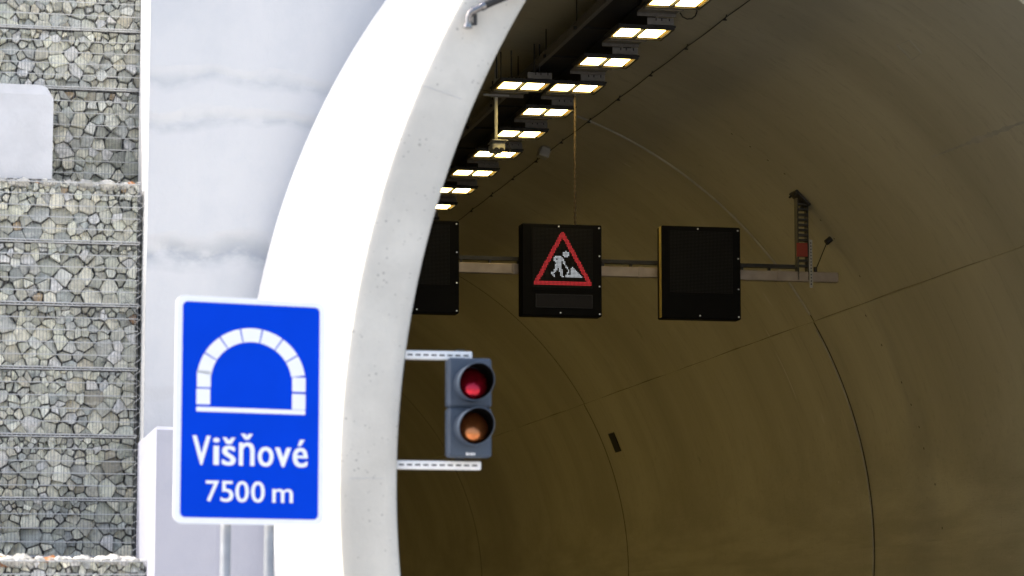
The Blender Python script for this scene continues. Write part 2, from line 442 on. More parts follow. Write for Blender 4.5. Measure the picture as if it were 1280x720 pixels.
pa = thing('portal_arch', 'curved concrete tunnel portal arch with sunlit white outer shell and grey rim', 'tunnel portal', (AX0, AY0, 0))
NA = 220
def arc(cx, cz, r, y):
    p0 = math.asin(max(-1, -(cz + .05) / r))
    return [Vector((cx + r * math.cos(p0 + (math.pi - 2 * p0) * i / NA), y, cz + r * math.sin(p0 + (math.pi - 2 * p0) * i / NA))) for i in range(NA + 1)]
def lerp_arc(t, r): return arc(AX0 + (AX1 - AX0) * t, AZ0 + (AZ1 - AZ0) * t, r, AY0 + (AY1 - AY0) * t)
b_ = .025
fm = MB(); fm.grid([lerp_arc(t, RO0 + (RO1 - RO0) * t) for t in [b_ / 5] + [i / 12 for i in range(1, 13)]] + [arc(AX1, AZ1, RO1 - .001, AY1 + .05)])
fm.build('outer_shell', M['white_shell'], pa, smooth=True, recalc=False)
fm = MB(); fm.grid([arc(AX0, AZ0, RO0, AY0 + b_), arc(AX0, AZ0, RO0 - b_ * .3, AY0 + b_ * .3), arc(AX0, AZ0, RO0 - b_, AY0)] +
                   [arc(AX0, AZ0, RI + b_ + (RO0 - RI - 2 * b_) * k / 6, AY0) for k in range(5, -1, -1)] +
                   [arc(AX0, AZ0, RI + b_ * .3, AY0 + b_ * .3), arc(AX0, AZ0, RI, AY0 + b_)])
fm.build('front_rim', M['rim'], pa, smooth=True, recalc=False)
rows = [lerp_arc(t, RI) for t in [b_ / 5.17] + [i / 10 for i in range(1, 11)]]
fm = MB(); fm.grid(rows + [arc(AX1, AZ1, RI, 23.1)])
fm.build('inner_reveal', M['white_shell'], pa, smooth=True, recalc=False)
fm = MB(); fm.grid([arc(AX1 + (TX - AX1) * t, AZ1 + (TZ - AZ1) * t, RI, 23.1 + .45 * t) for t in (0, .3, .6, 1)])
fm.build('splayed_lining', M['lining'], pa, smooth=True, recalc=False)
# pour seams across the rim
fm = MB()
for (p, q) in (((512, 101), (606, 134)), ((431, 598), (499, 598))):
    a, c = onY(*p, AY0 - .001), onY(*q, AY0 - .001)
    fm.rod(a + (c - a) * .08, a + (c - a) * .7, .0016, 6)
fm.build('pour_seam', M['block'], pa)

# low buttress at the foot of the wall
bx0 = onY(195, 600, 19.4).x; bz = onY(200, 533, 19.4).z
bt = MB(); c = .022
prof = [(19.4, 0), (19.4, bz - c), (19.4 + c, bz), (AY1 - .003, bz), (AY1 - .003, 0)]
x1 = 2.62
vs_ = [Vector((bx0, y, z)) for y, z in prof] + [Vector((x1, y, z)) for y, z in prof]
bt.add(vs_, [(0, 1, 2, 3, 4), (9, 8, 7, 6, 5)] + [(i, i + 5, (i + 1) % 5 + 5, (i + 1) % 5) for i in range(5)])
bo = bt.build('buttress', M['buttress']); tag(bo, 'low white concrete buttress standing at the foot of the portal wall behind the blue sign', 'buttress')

# ------------------------------------------------------------------ gabion wall
STONE = [tuple(min(.78, k * g_ * 1.42) for k, g_ in zip(c_, (1.0, 1.0, .95))) for c_ in [(.50, .49, .42), (.44, .445, .40), (.54, .52, .45), (.36, .38, .37), (.47, .47, .40), (.60, .57, .50), (.38, .39, .345), (.45, .455, .44)]]
def clip(poly, nx, nz, d):
    out = []
    for i in range(len(poly)):
        a, b2 = poly[i], poly[(i + 1) % len(poly)]
        da, db = a[0] * nx + a[1] * nz - d, b2[0] * nx + b2[1] * nz - d
        if da <= 0: out.append(a)
        if (da < 0) != (db < 0) and abs(da - db) > 1e-12:
            t = da / (da - db); out.append((a[0] + (b2[0] - a[0]) * t, a[1] + (b2[1] - a[1]) * t))
    return out
def stones(mb, x0, x1, z0, z1, y, rust, small_top):
    pts = []
    tries = 0
    while tries < 4000:
        tries += 1
        px, pz = random.uniform(x0, x1), random.uniform(z0, z1)
        top = (z1 - pz)
        r = random.choice((.045, .06, .07, .08, .09, .10)) if tries < 650 else random.choice((.022, .030, .038))
        if top < .09 and small_top: r = random.choice((.016, .022, .03))
        if all(((px - a) / 1.25) ** 2 + (pz - b2) ** 2 > ((r + rr) * .74) ** 2 for a, b2, rr in pts): pts.append((px, pz, r))
    for i, (px, pz, r) in enumerate(pts):
        poly = [(x0, z0), (x1, z0), (x1, z1), (x0, z1)]
        for j, (qx, qz, rr) in enumerate(pts):
            if j == i: continue
            dx, dz = qx - px, qz - pz
            d2 = dx * dx + dz * dz
            if d2 > .25: continue
            k = (d2 + .30 * (r * r - rr * rr)) / 2
            poly = clip(poly, dx, dz, k + px * dx + pz * dz)
            if len(poly) < 3: break
        if len(poly) < 3: continue
        cx = sum(p[0] for p in poly) / len(poly); cz = sum(p[1] for p in poly) / len(poly)
        # knock the corners off, unevenly
        q = []
        for a in range(len(poly)):
            p, n_ = poly[a], poly[(a + 1) % len(poly)]
            for t in (random.uniform(.03, .13), random.uniform(.87, .97)):
                q.append((p[0] + (n_[0] - p[0]) * t + random.uniform(-.0035, .0035), p[1] + (n_[1] - p[1]) * t + random.uniform(-.0035, .0035)))
        n = len(q)
        size = math.sqrt(max(1e-5, sum((p[0] - cx) ** 2 + (p[1] - cz) ** 2 for p in q) / n))
        gap = random.choice((.0015, .003, .005, .009))
        col = random.choice(STONE); v = random.uniform(.66, 1.28); col = tuple(k * v for k in col)
        rr_ = random.random()
        if rr_ < rust * .45 and r < .06: col = random.choice(((.40 * v, .22 * v, .10 * v), (.48 * v, .36 * v, .22 * v)))
        elif rr_ < rust + .05: col = (.80, .79, .76)
        elif rr_ < rust + .07: col = (.54 * v, .50 * v, .39 * v)
        fr = random.uniform(0, .07); tx, tz = random.uniform(-.6, .6), random.uniform(-.7, .35)
        ring0, ring1, ring2 = [], [], []
        for (a, b2) in q:
            dx, dz = a - cx, b2 - cz; l = math.hypot(dx, dz) + 1e-6
            s1 = max(.3, (l - gap - random.uniform(0, .25) * gap) / l)
            s2 = s1 * random.uniform(.66, .9)
            dep = lambda s: y + fr - (tx * dx * s + tz * dz * s)
            ring0.append(Vector((cx + dx * s1 * .9, y + .16, cz + dz * s1 * .9)))
            ring1.append(Vector((cx + dx * s1, max(y + .012, dep(s1) + size * random.uniform(.25, .5)), cz + dz * s1)))
            ring2.append(Vector((cx + dx * s2, max(y + .010, dep(s2) + .012 + size * random.uniform(.03, .16)), cz + dz * s2)))
        vs_ = ring0 + ring1 + ring2 + [Vector((cx, max(y + .008, y + fr + .01), cz))]
        fs = []
        for a in range(n):
            b2 = (a + 1) % n
            fs += [(a, b2, n + b2, n + a), (n + a, n + b2, 2 * n + b2, 2 * n + a), (2 * n + a, 2 * n + b2, 3 * n)]
        mb.add(vs_, fs, 0, col)
def rock(mb, c, r, col):
    vs_ = []; fs = []
    for i in range(5):
        th = math.pi * (i + .5) / 5
        for k in range(7):
            ph = 2 * math.pi * k / 7
            rr = r * random.uniform(.72, 1.15)
            vs_.append(Vector((c[0] + rr * 1.2 * math.sin(th) * math.cos(ph), c[1] + rr * math.sin(th) * math.sin(ph), c[2] + rr * .7 * math.cos(th))))
    for i in range(4):
        for k in range(7): fs.append((i * 7 + k, i * 7 + (k + 1) % 7, (i + 1) * 7 + (k + 1) % 7, (i + 1) * 7 + k))
    fs += [tuple(range(7)), tuple(range(28, 35))[::-1]]
    mb.add(vs_, fs, 0, col)
def helix(mb, a, b2, r, pitch, wr):
    a, b2 = Vector(a), Vector(b2); L_ = (b2 - a).length; d = (b2 - a).normalized(); u = d.orthogonal().normalized(); v = d.cross(u)
    n = int(L_ / pitch * 8); mb.path([a + d * (L_ * i / n) + (u * math.cos(i * math.pi / 4) + v * math.sin(i * math.pi / 4)) * r for i in range(n + 1)], wr, 4)

def basket(x0, x1, z0, z1, y, label, rust=.03, topping=False):
    t = thing('gabion_basket', label, 'gabion', ((x0 + x1) / 2, y + .5, z0), 0, 'wire gabion baskets stacked beside the portal wall')
    mb = MB(); stones(mb, x0 + .02, x1 - .012, z0 + .012, z1 - .012, y + .012, rust, True)
    # dark sheet painting shade into the gaps between stones, then the basket core
    mb.add([(x0 + .01, y + .15, z0 + .004), (x1 - .02, y + .15, z0 + .004), (x1 - .02, y + .15, z1 - .004), (x0 + .01, y + .15, z1 - .004)], [(0, 1, 2, 3)], 0, (.10, .10, .10))
    mb.box(((x0 + x1) / 2 - .005, y + .55, (z0 + z1) / 2), (x1 - x0 - .03, .78, z1 - z0 - .016))
    for k in range(len(mb.c)):
        if mb.c[k] is None: mb.c[k] = (.25, .25, .24)
    if topping:
        for k in range(400):
            v = random.uniform(.85, 1.3); col = (.42 * v, .17 * v, .05 * v) if random.random() < .10 else random.choice(((.62 * v, .60 * v, .55 * v), (.45 * v, .44 * v, .40 * v)))
            rock(mb, (random.uniform(x0, x1 - .03), y + .03 + abs(random.gauss(0, .20)), z1 + random.uniform(-.022, .012)), random.choice((.012, .018, .024, .03, .04, .052)) * random.uniform(.8, 1.2), col)
    so_ = mb.build('stone_fill', M['stone'], t); so_['kind'] = 'stuff'
    wm = MB()
    nh = max(2, round((z1 - z0) / .1))
    for k in range(nh + 1):
        z = z0 + .008 + (z1 - z0 - .016) * k / nh
        sag = random.uniform(-.004, .004)
        wm.path([(x0, y, z), (x0 * .5 + x1 * .5, y - .004, z + sag), (x1, y, z)], .0036 if 0 < k < nh else .0048, 5)
    wm.build('horizontal_wires', M['wire'], t)
    wm = MB(); n = int((x1 - x0) / .025)
    for k in range(n + 1):
        x = x0 + (x1 - x0) * k / n + random.uniform(-.003, .003)
        wm.rod((x, y + .004, z0 + .006), (x + random.uniform(-.003, .003), y + .004, z1 - .006), .0021, 4, cap=False)
    for dy in (.1, .2, .3, .4):
        wm.rod((x1, y + dy, z0 + .006), (x1, y + dy, z1 - .006), .0021, 4, cap=False)
    wm.build('vertical_wires', M['wire_dull'], t)
    cm = MB(); helix(cm, (x0, y, z1), (x1, y, z1), .012, .07, .0022)
    cm.build('binding_coil', M['wire'], t)
    cm = MB(); helix(cm, (x1, y, z0), (x1, y, z1), .024, .10, .0022)
    cm.build('corner_coil', M['wire'], t)
    return t
def zline(py, px, Y): return onY(px, py, Y).z
YU, YM, YB = 22.1, 21.45, 20.05
xu1, xm1, xb1 = FX0 + .05, onY(174, 330, YM).x, onY(184, 705, YB).x
up = [zline(v, 120, YU) for v in (-45, 37, 111, 228)]
ub = zline(228, 120, YM)
upl = ['gabion basket cut by the top edge of the picture, uppermost of the wall',
       'gabion basket level with the top of the pale concrete block, under the uppermost basket',
       'gabion basket of the upper tier that stands directly right of the pale concrete block']
zz_ = [up[0], up[1], up[2], ub - .02]
for k in range(3):
    basket(xu1 - 3.6, xu1, zz_[k + 1], zz_[k], YU, upl[k], .025 + .02 * (k == 2))
md = [zline(v, 120, YM) for v in (228, 303, 381, 461, 545, 624, 697)]
mdl = ['gabion basket topped with small rust stained rubble, directly under the pale concrete block',
       'gabion basket with a few orange stones, second below the pale concrete block',
       'gabion basket level with the upper edge of the blue tunnel sign',
       'gabion basket level with the white arch symbol on the blue tunnel sign',
       'gabion basket level with the town name on the blue tunnel sign',
       'gabion basket level with the lower edge of the blue sign, on the lowest tier']
for k in range(6):
    basket(xm1 - 3.6, xm1, md[k + 1], md[k], YM, mdl[k], (.06, .07, .03, .02, .01, .01)[k], k == 0)
bz1 = zline(700, 120, YB)
basket(xb1 - 3.6, xb1, bz1 - .55, bz1, YB, 'gabion basket at the bottom edge of the picture with pale rubble on top', .03, True)
# unseen lower course, plain footing under the lowest basket
fo = MB(); fo.box((xb1 - 1.8, YB + .9, (bz1 - .56) / 2), (3.58, 1.7, bz1 - .56)); fo.box((xm1 - 1.8, YM + .55, md[6] / 2 - .01), (3.58, .9, md[6] - .03))
tag(fo.build('gabion_footing', M['block']), 'concrete footing below the lowest gabion basket', 'footing')

bf = MB(); bf.box((-20 + .175, 24.6, 4.3), (40.35, 2.9, 8.6)); tag(bf.build('sun_block_backfill', M['grassy']), kind='structure')  # unseen earth mass added to block sun coming from behind the gabions
# pale block standing on the step of the gabions
kx1 = onY(66, 170, 21.5).x; kz0 = ub + .02; kz1 = onY(40, 105, 21.5).z
kb = MB(); wd = 1.6; yf, yb = 21.5, 22.06
pts = [(kx1 - wd, kz0), (kx1, kz0), (kx1, kz1 - .10), (kx1 - .05, kz1 - .015), (kx1 - .10, kz1), (kx1 - wd, kz1)]
fr = [(kx1 - wd, kz0), (kx1, kz0), (kx1, kz1 - .14), (kx1 - .012, kz1 - .095), (kx1 - .05, kz1 - .078), (kx1 - wd, kz1 - .078)]
n = len(pts)
vs_ = [Vector((a, yf, b2)) for a, b2 in fr] + [Vector((a, yf + .024, b2)) for a, b2 in pts] + [Vector((a, yb, b2)) for a, b2 in pts]
kb.add(vs_, [tuple(range(n)), tuple(range(2 * n, 3 * n))[::-1]] + [(i, i + n, (i + 1) % n + n, (i + 1) % n) for i in range(n)] + [(i + n, i + 2 * n, (i + 1) % n + 2 * n, (i + 1) % n + n) for i in range(n)])
tag(kb.build('concrete_block', M['block']), 'pale concrete block with a worn top edge standing on the step of the gabion wall', 'concrete block')

# ------------------------------------------------------------------ tunnel lining
tl = thing('tunnel_tube', 'dim curved concrete tunnel tube seen through the portal arch', 'tunnel', (TX, 23.55, 0))
SEAM = R_(30.0)
LOW = R_(-29.0)
def tarc(p0, p1, r, y, n): return [Vector((TX + r * math.cos(p0 + (p1 - p0) * i / n), y, TZ + r * math.sin(p0 + (p1 - p0) * i / n))) for i in range(n + 1)]
js = [23.55, 34.12, 46.62, 59.12, 71.62, 98.0]
for a, c in zip(js[:-1], js[1:]):
    y0, y1 = a + (.012 if a > 24 else 0), c - .012
    ny = int((y1 - y0) / 1.0) + 1
    fm = MB()
    # vault above the springing seams, then the two side walls standing 15 mm proud
    fm.grid([tarc(SEAM, math.pi - SEAM, TR, y0 + (y1 - y0) * k / ny, 120) for k in range(ny + 1)])
    fm.build('vault_ring', M['lining'], tl, smooth=True, recalc=False)
    dy = -.07 if a > 24 else 0
    for (p0, p1) in ((LOW, SEAM), (math.pi - SEAM, math.pi - LOW)):
        fm = MB()
        rows = []
        for k in range(ny + 1):
            y = y0 + dy + (y1 - y0 - .006) * k / ny
            ar = tarc(p0, p1, TR - .03, y, 50)
            e = tarc(p0, p1, TR + .01, y, 50)
            rows.append(([e[0]] if p0 > 0 else []) + ar + ([e[-1]] if p0 < 0 else []))
        fm.grid(rows)
        fm.build('side_wall', M['lining'], tl, smooth=True, recalc=False)
fm = MB(); fm.grid([tarc(LOW, math.pi - LOW, TR + .05, y, 120) for y in (23.58, 98)])
fm.add([Vector((TX - 7, 98, -.5)), Vector((TX + 7, 98, -.5)), Vector((TX + 7, 98, 9)), Vector((TX - 7, 98, 9))], [(0, 1, 2, 3)])  # dark end sheet stands in for the darkness further down the tunnel
fm.build('joint_backing_and_dark_end', M['groove'], tl)
for yj in (34.12, 46.62):
    fm = MB(); fm.path([tube(R_(a), yj, TR - .004) for a in range(31, 78 if yj < 40 else 32)], .017, 5); fm.build('joint_mortar', M['mortar'], tl)
fm = MB(); fm.path([tube(R_(a), 34.12 + .055 - .07, TR - .028) for a in range(-20, 30)], .012, 5)
fm.build('joint_mortar', M['mortar'], tl)
for yj in js[1:5]:
    fm = MB(); fm.grid([tarc(LOW, SEAM, TR - .034, yj - .07 + d, 40) for d in (-.022, .014)])
    if yj > 40: fm.grid([tarc(SEAM, R_(80), TR - .004, yj + d, 40) for d in (-.014, .010)])
    fm.build('joint_groove', M['groove'], tl)
fm = MB()
for k in range(0, 60):
    y = 23.9 + k * .6; a = 0; e0, e1 = [.0024 + .0010 * math.sin(j * 1.7) + .0008 * math.sin(j * .6 + 1) for j in (k, k + 1)]
    fm.add([tube(SEAM + a + .0006, y, TR - .003), tube(SEAM + e0, y, TR - .003), tube(SEAM + e1, y + .6, TR - .003), tube(SEAM + a + .0006, y + .6, TR - .003)], [(0, 1, 2, 3)])
fm.build('joint_sealant', M['sealant'], tl)
# black drill holes in columns and a dark recessed plate on the wall
fm = MB()
def disc(phi, y, r, k=8, rr=TR - .032):
    mb = MB()
    c = tube(phi, y, rr); tx = Vector((0, 1, 0)); tz = Vector((-math.sin(phi), 0, math.cos(phi)))
    mb.add([c + tx * r * math.cos(2 * math.pi * i / k) + tz * r * math.sin(2 * math.pi * i / k) for i in range(k)], [tuple(range(k))]); mb.build('drill_hole', M['groove'], tl, recalc=False)
for (x, y) in ((1085, 393), (1105, 430), (1130, 477), (1142, 505), (1152, 533), (1158, 560), (1172, 605), (1181, 660)): disc(*hit(x, y), .016)
for (x, y) in ((915, 167), (938, 183), (960, 200), (981, 217), (1026, 275), (1043, 298), (1075, 345)): disc(*hit(x, y), .014, rr=TR - .004)
# spalled pale strip along an upper shutter joint, and the outline of a patched opening
fm = MB(); random.seed(21)
a0, y0 = hit(1280, 152); a1, y1 = hit(1165, 196); n = 40
es = [(a0 + (a1 - a0) * k / n, y0 + (y1 - y0) * k / n, random.uniform(.002, .008) * (1.0 if 6 < k < 24 else .45)) for k in range(n + 1)]
for (p0, q0, w0), (p1, q1, w1) in zip(es[:-1], es[1:]):
    fm.add([tube(p0 - w0, q0, TR - .004), tube(p0 + w0, q0, TR - .004), tube(p1 + w1, q1, TR - .004), tube(p1 - w1, q1, TR - .004)], [(0, 1, 2, 3)])
fm.build('spalled_joint', M['mortar'], tl, recalc=False)
fm = MB(); cs = [hit(*c) for c in ((1121, 56), (1137, 50), (1152, 66), (1140, 75))]
fm.path([tube(a, y, TR - .0005) for a, y in cs + cs[:1]], .004, 5)
fm.build('patch_outline', M['mortar'], tl)
p, yy = hit(771, 552)
fm = MB(); c = tube(p, yy, TR - .03)
Mx = Matrix((Vector((0, 1, 0)), Vector((math.cos(p), 0, math.sin(p))), Vector((-math.sin(p), 0, math.cos(p))))).transposed()
fm.box(c, (.38, .03, .33), M=Mx, bev=.006)
tag(fm.build('wall_plate', M['cable']), 'small black rectangular plate fixed low on the tunnel side wall', 'plate')
fm = MB()
fm.box((TX + 4.62, 60, .12), (.9, 76, .24)); fm.box((TX - 4.62, 60, .12), (.9, 76, .24))
tag(fm.build('kerb', M['block']), kind='structure')

# ------------------------------------------------------------------ overhead signs on their beam
BY, BZ = 31.6, 5.80
bm_ = thing('gantry_beam', 'long horizontal steel beam hung across the tunnel carrying the matrix signs', 'beam', (7.9, BY + .12, BZ))
fm = MB()
bw = .052
fm.box(((1.72 + 10.48) / 2, BY + .15, BZ - .03), (10.48 - 1.72, .10, .115), bev=.006)
for x in (5.0, 6.62, 7.62, 8.1, 9.75): fm.box((x, BY + .148, BZ - .03), (.03, .112, .125), bev=.003)
fm.build('box_section', M['beam'], bm_)
fm = MB(); fm.box(((2.2 + 10.0) / 2, BY + .17, BZ + .075), (7.8, .09, .014)); fm.box((6.1, BY + .215, BZ + .095), (7.8, .008, .05))
for k in range(23): fm.box((2.4 + k * .33, BY + .17, BZ + .05), (.02, .07, .05))
fm.build('cable_tray', M['dark_steel'], bm_)
# hanger on the right
ph, py_ = hit(1003, 241)
hx = onY(1002, 300, BY + .16).x; hzt = TZ + math.sqrt(TR ** 2 - (hx - TX) ** 2)
hg = MB()
for dx in (-.06, .06): hg.box((hx + dx, BY + .16, (hzt + BZ - .08) / 2), (.014, .12, hzt - BZ + .06))
for k in range(13):
    z = BZ + .1 + k * (hzt - BZ - .12) / 13
    hg.box((hx, BY + .16, z), (.116, .10, .022))
hgo = hg.build('hanger', M['dark_steel'], bm_)
hgl = hgo.copy(); COL.objects.link(hgl); hgl.parent = bm_; hgl.scale.x = -1; hgl.location.x = 2 * (TX - bm_.location.x)
pm = MB(); nrm = Vector((hx - TX, 0, hzt - TZ)).normalized(); tz = Vector((-nrm.z, 0, nrm.x))
Mx = Matrix((tz, Vector((0, 1, 0)), nrm)).transposed()
pm.box(Vector((hx, BY + .16, hzt)) - nrm * .02, (.24, .26, .03), M=Mx, bev=.004)
for a in (-.09, .09):
    for c in (-.1, .1):
        q = Vector((hx, BY + .16 + c, hzt)) + tz * a; pm.rod(q - nrm * .07, q, .012, 6)
pm.build('anchor_plate', M['dark_steel'], hgo)
pm = MB(); pm.box((hx - .02, BY + .085, BZ + .28), (.13, .012, .16)); pm.build('orange_tape', M['orange_tape'], hgo)
pm = MB(); pm.box((hx + .085, BY + .09, BZ + .12), (.035, .02, .56))
for k in range(14): pm.box((hx + .085, BY + .079, BZ - .12 + k * .037), (.012, .006, .016), 1)
pm.build('slotted_rail', [M['grey_box'], M['cable']], hgo)
ph2, y2 = hit(1035, 300)
q = tube(ph2, BY + .3, TR - .03); nr = Vector((math.cos(ph2), 0, math.sin(ph2)))
pm = MB(); pm.rod(q + nr * .04, q - nr * .05, .035, 10); pm.rod(q - nr * .03, (hx + .16, BY + .15, BZ + .05), .006, 6); pm.rod((hx + .16, BY + .15, BZ + .02), (hx + .16, BY + .15, BZ + .09), .022, 8)
pm.build('brace_wire', M['cable'], bm_)

def matrix_sign(x0, x1, z0, z1, label, picture, edge=None, disp=(.13, .045, .885, .71)):
    W, H = x1 - x0, z1 - z0
    t = thing('matrix_sign', label, 'electronic sign', ((x0 + x1) / 2, BY, z0), 0, 'electronic lane signs on the overhead beam')
    fm = MB(); fm.box(((x0 + x1) / 2, BY - .02, (z0 + z1) / 2), (W, .20, H), bev=.012)
    h = fm.build('housing', M['dark_housing'], t)
    if edge:
        e = MB(); e.box((x0 - .004, BY - .075, (z0 + z1) / 2), (.006, .08, H - .02)); e.build('edge_trim', M['yellow_edge'], t)
    for fx, fz in ((.97, .03), (.965, .965), (.97, .33), (.97, .66), (.46, .972), (.48, .035)):
        b = MB(); b.rod((x0 + W * fx, BY - .126, z0 + H * fz), (x0 + W * fx, BY - .119, z0 + H * fz), .0095, 8)
        b.build('bolt', M['bolt'], h)
    dx0, dx1 = x0 + W * disp[0], x0 + W * disp[2]; dz1, dz0 = z1 - H * disp[1], z1 - H * disp[3]
    p = MB(); p.box(((dx0 + dx1) / 2, BY - .1215, (dz0 + dz1) / 2), (dx1 - dx0 + .02, .005, dz1 - dz0 + .02))
    p.build('display_panel', M['dark_housing'], t)
    n = 46; pit = (dx1 - dx0) / n; nz = int((dz1 - dz0) / pit)
    sets = {0: MB(), 1: MB(), 2: MB()}
    def seg(px, pz, a, c):
        ax, az = a; cx, cz = c; l = (cx - ax) ** 2 + (cz - az) ** 2
        t_ = max(0, min(1, ((px - ax) * (cx - ax) + (pz - az) * (cz - az)) / l))
        return math.hypot(px - ax - (cx - ax) * t_, pz - az - (cz - az) * t_)
    def cls(u, v):
        if not picture: return 0
        A, B, C = (.497, .095), (.05, .93), (.955, .93)
        d = min(seg(u, v, A, B), seg(u, v, B, C), seg(u, v, C, A))
        if d < .034: return 1
        if math.hypot(u - .555, v - .437) < .052: return 2
        body = [((.375, .495), (.46, .485), .018), ((.46, .485), (.50, .53), .024), ((.375, .50), (.365, .545), .016), ((.365, .545), (.39, .565), .012), ((.455, .51), (.42, .62), .042),
                ((.41, .64), (.37, .72), .026), ((.37, .72), (.32, .765), .020), ((.325, .77), (.36, .805), .014), ((.45, .63), (.47, .72), .026), ((.47, .72), (.48, .79), .022), ((.48, .806), (.51, .806), .012),
                ((.51, .53), (.527, .60), .016), ((.527, .60), (.60, .71), .011), ((.60, .71), (.585, .76), .014)]
        if any(seg(u, v, a, c) < r for a, c, r in body): return 2
        if v < .825 and v > .65 and u > .54 + (.09 if v < .77 else 0) + max(0, .70 - v) * .4 and u < .675 + (v - .65) * .95: return 2
        return 0
    for i in range(n):
        for j in range(nz):
            u, v = (i + .5) / n, (j + .5) / nz
            k = cls(u, v); s = pit * (.34 if k else .27)
            cx, cz = dx0 + (i + .5) * pit, dz1 - (j + .5) * pit
            yq = BY - .126
            sets[k].add([(cx - s, yq, cz - s), (cx + s, yq, cz - s), (cx + s, yq, cz + s), (cx - s, yq, cz + s)], [(0, 1, 2, 3)])
    for k, nm, mm in ((0, 'unlit_dots', 'led_off'), (1, 'red_triangle', 'led_red'), (2, 'worker_symbol', 'led_white')):
        if sets[k].v: sets[k].build(nm, M[mm], t, recalc=False)
    if picture:
        p = MB(); a, c = x0 + W * .17, x0 + W * .88; e0, e1 = z0 + H * .09, z0 + H * .235
        p.box(((a + c) / 2, BY - .122, (e0 + e1) / 2), (c - a, .006, e1 - e0), bev=.002)
        for (q0, q1, r0, r1) in ((a, c, e1 - .006, e1), (a, c, e0, e0 + .006), (a, a + .006, e0, e1), (c - .006, c, e0, e1)):
            p.box(((q0 + q1) / 2, BY - .127, (r0 + r1) / 2), (q1 - q0, .006, r1 - r0), 1)
        p.build('text_strip', [mat('strip_glass', (.009, .0075, .007), .5, var=.3, vscale=60, spec=.2), M['cable']], t)
    ar = MB()
    for fx in (.3, .7): ar.box((x0 + W * fx, BY + .09, BZ - .03), (.06, .03, .2))
    ar.build('mounting_clamp', M['dark_steel'], t)
    return t
matrix_sign(5.03, 5.955, 5.215, 6.265, 'dark electronic sign half hidden behind the edge of the portal arch', False)
matrix_sign(6.675, 7.60, 5.215, 6.265, 'electronic sign showing a lit red roadworks triangle with a digging worker', True)
matrix_sign(8.30, 9.235, 5.22, 6.285, 'blank black electronic sign with a yellow left edge, right of the roadworks sign', False, True, (.10, .05, .90, .73))
# hanging rod down to the middle sign
fm = MB(); rx = 7.33
fm.rod((rx, BY + .05, 6.26), (rx, BY + .05, TZ + math.sqrt(TR ** 2 - (rx - TX) ** 2)), .011, 6)
for k in range(34): fm.rod((rx, BY + .05, 6.3 + k * .056), (rx, BY + .05, 6.325 + k * .056), .015, 6)
tag(fm.build('hanging_rod', mat('rusty_rod', (.075, .055, .035), .8, .1, var=.4, vscale=20)), 'thin rusty rod hanging from the tunnel crown to the roadworks sign', 'rod')

# ------------------------------------------------------------------ lamps along the crown
LX, LZ = 7.24, 7.80
def make_lamp(label):
    t = thing('tunnel_lamp', label, 'ceiling lamp', (LX, 28.28, LZ), 0, 'square tunnel lamps in rows along the crown')
    fm = MB(); fm.box((0, 0, .014), (.62, .58, .022), bev=.005); fm.box((0, .06, .048), (.40, .30, .03), bev=.006)
    for k in range(9): fm.box((-.16 + k * .04, .06, .07), (.01, .28, .02))
    # bezel round the glass
    for (c, d) in (((0, -.262, -.004), (.60, .03, .03)), ((0, .262, -.004), (.60, .03, .03)), ((-.286, 0, -.004), (.028, .494, .03)), ((.286, 0, -.004), (.028, .494, .03)), ((0, 0, -.002), (.026, .494, .026))):
        fm.box(c, d, bev=.004)
    fm.build('housing', M['dark_steel'], t, local=True)
    for s in (-1, 1):
        fm = MB(); cx = s * .140
        fm.box((cx - .008 * s, 0, .004), (.200, .40, .012))
        fm.build('light_panel', M['lamp'], t, local=True)
        fm = MB()
        for k in range(13):
            for yy in (-.225, .225): fm.box((cx - .10 + k * .0167, yy, .003), (.009, .02, .010))
        for k in range(9): fm.box((s * .262, -.17 + k * .042, .003), (.014, .022, .010))
        fm.build('led_row', M['lamp_edge'], t, local=True)
    fm = MB(); fm.box((-.055, .46, .012), (.40, .30, .012)); fm.box((-.055, .315, -.004), (.40, .012, .045)); fm.box((-.055, .605, -.004), (.40, .012, .045))
    fm.build('rear_tray', M['lip'], t, local=True)
    fm = MB(); fm.box((.15, -.27, .066), (.28, .02, .072), bev=.003)
    jb = fm.build('junction_plate', M['plate_grey'], t, local=True)
    fm = MB()
    for dx in (.10, .16, .24): fm.box((dx, -.284, .085), (.012, .006, .03))
    fm.box((.17, -.284, .10), (.09, .006, .008)); fm.build('cable_gland', M['cable'], jb, local=True)
    return t
lamp0 = make_lamp('square lamp second from the top of the long lit row')
nm = {-2: 'square lamp of the long lit row nearest the portal, above the top of the picture', -1: 'lit square lamp cut by the top edge of the picture', 1: 'lit square lamp third from the top edge in the long row',
      2: 'lit square lamp of the long row right beside the single offset lamp', 3: 'lit square lamp of the long row just below and right of the offset lamp', 4: 'lit square lamp of the long row directly above the one behind the surveillance camera',
      5: 'lit square lamp partly hidden behind the surveillance camera', 6: 'lit square lamp next in the row below the surveillance camera', 7: 'lit square lamp of the long row touching the edge of the portal arch'}
for k in list(range(-2, 17)) + list(range(18, 46, 2)):  # the wider-spaced deep lamps are unseen, added to brighten the far lining
    if k == 0: continue
    dup(lamp0, (LX, 28.28 + 1.5 * k, LZ), nm.get(k, 'lit square lamp deep in the tunnel hidden behind the portal arch'))
l2 = dup(lamp0, (6.63, 31.28, LZ), 'single lit square lamp offset left of the long row, hung on threaded rods')
for dx, dy in ((-.27, .1), (-.2, .2), (-.1, .1), (.08, -.3), (.14, -.3)):
    fm = MB(); fm.rod((dx, dy, .09), (dx, dy, .42), .008, 6); fm.build('threaded_rod', M['cable'], l2, local=True)
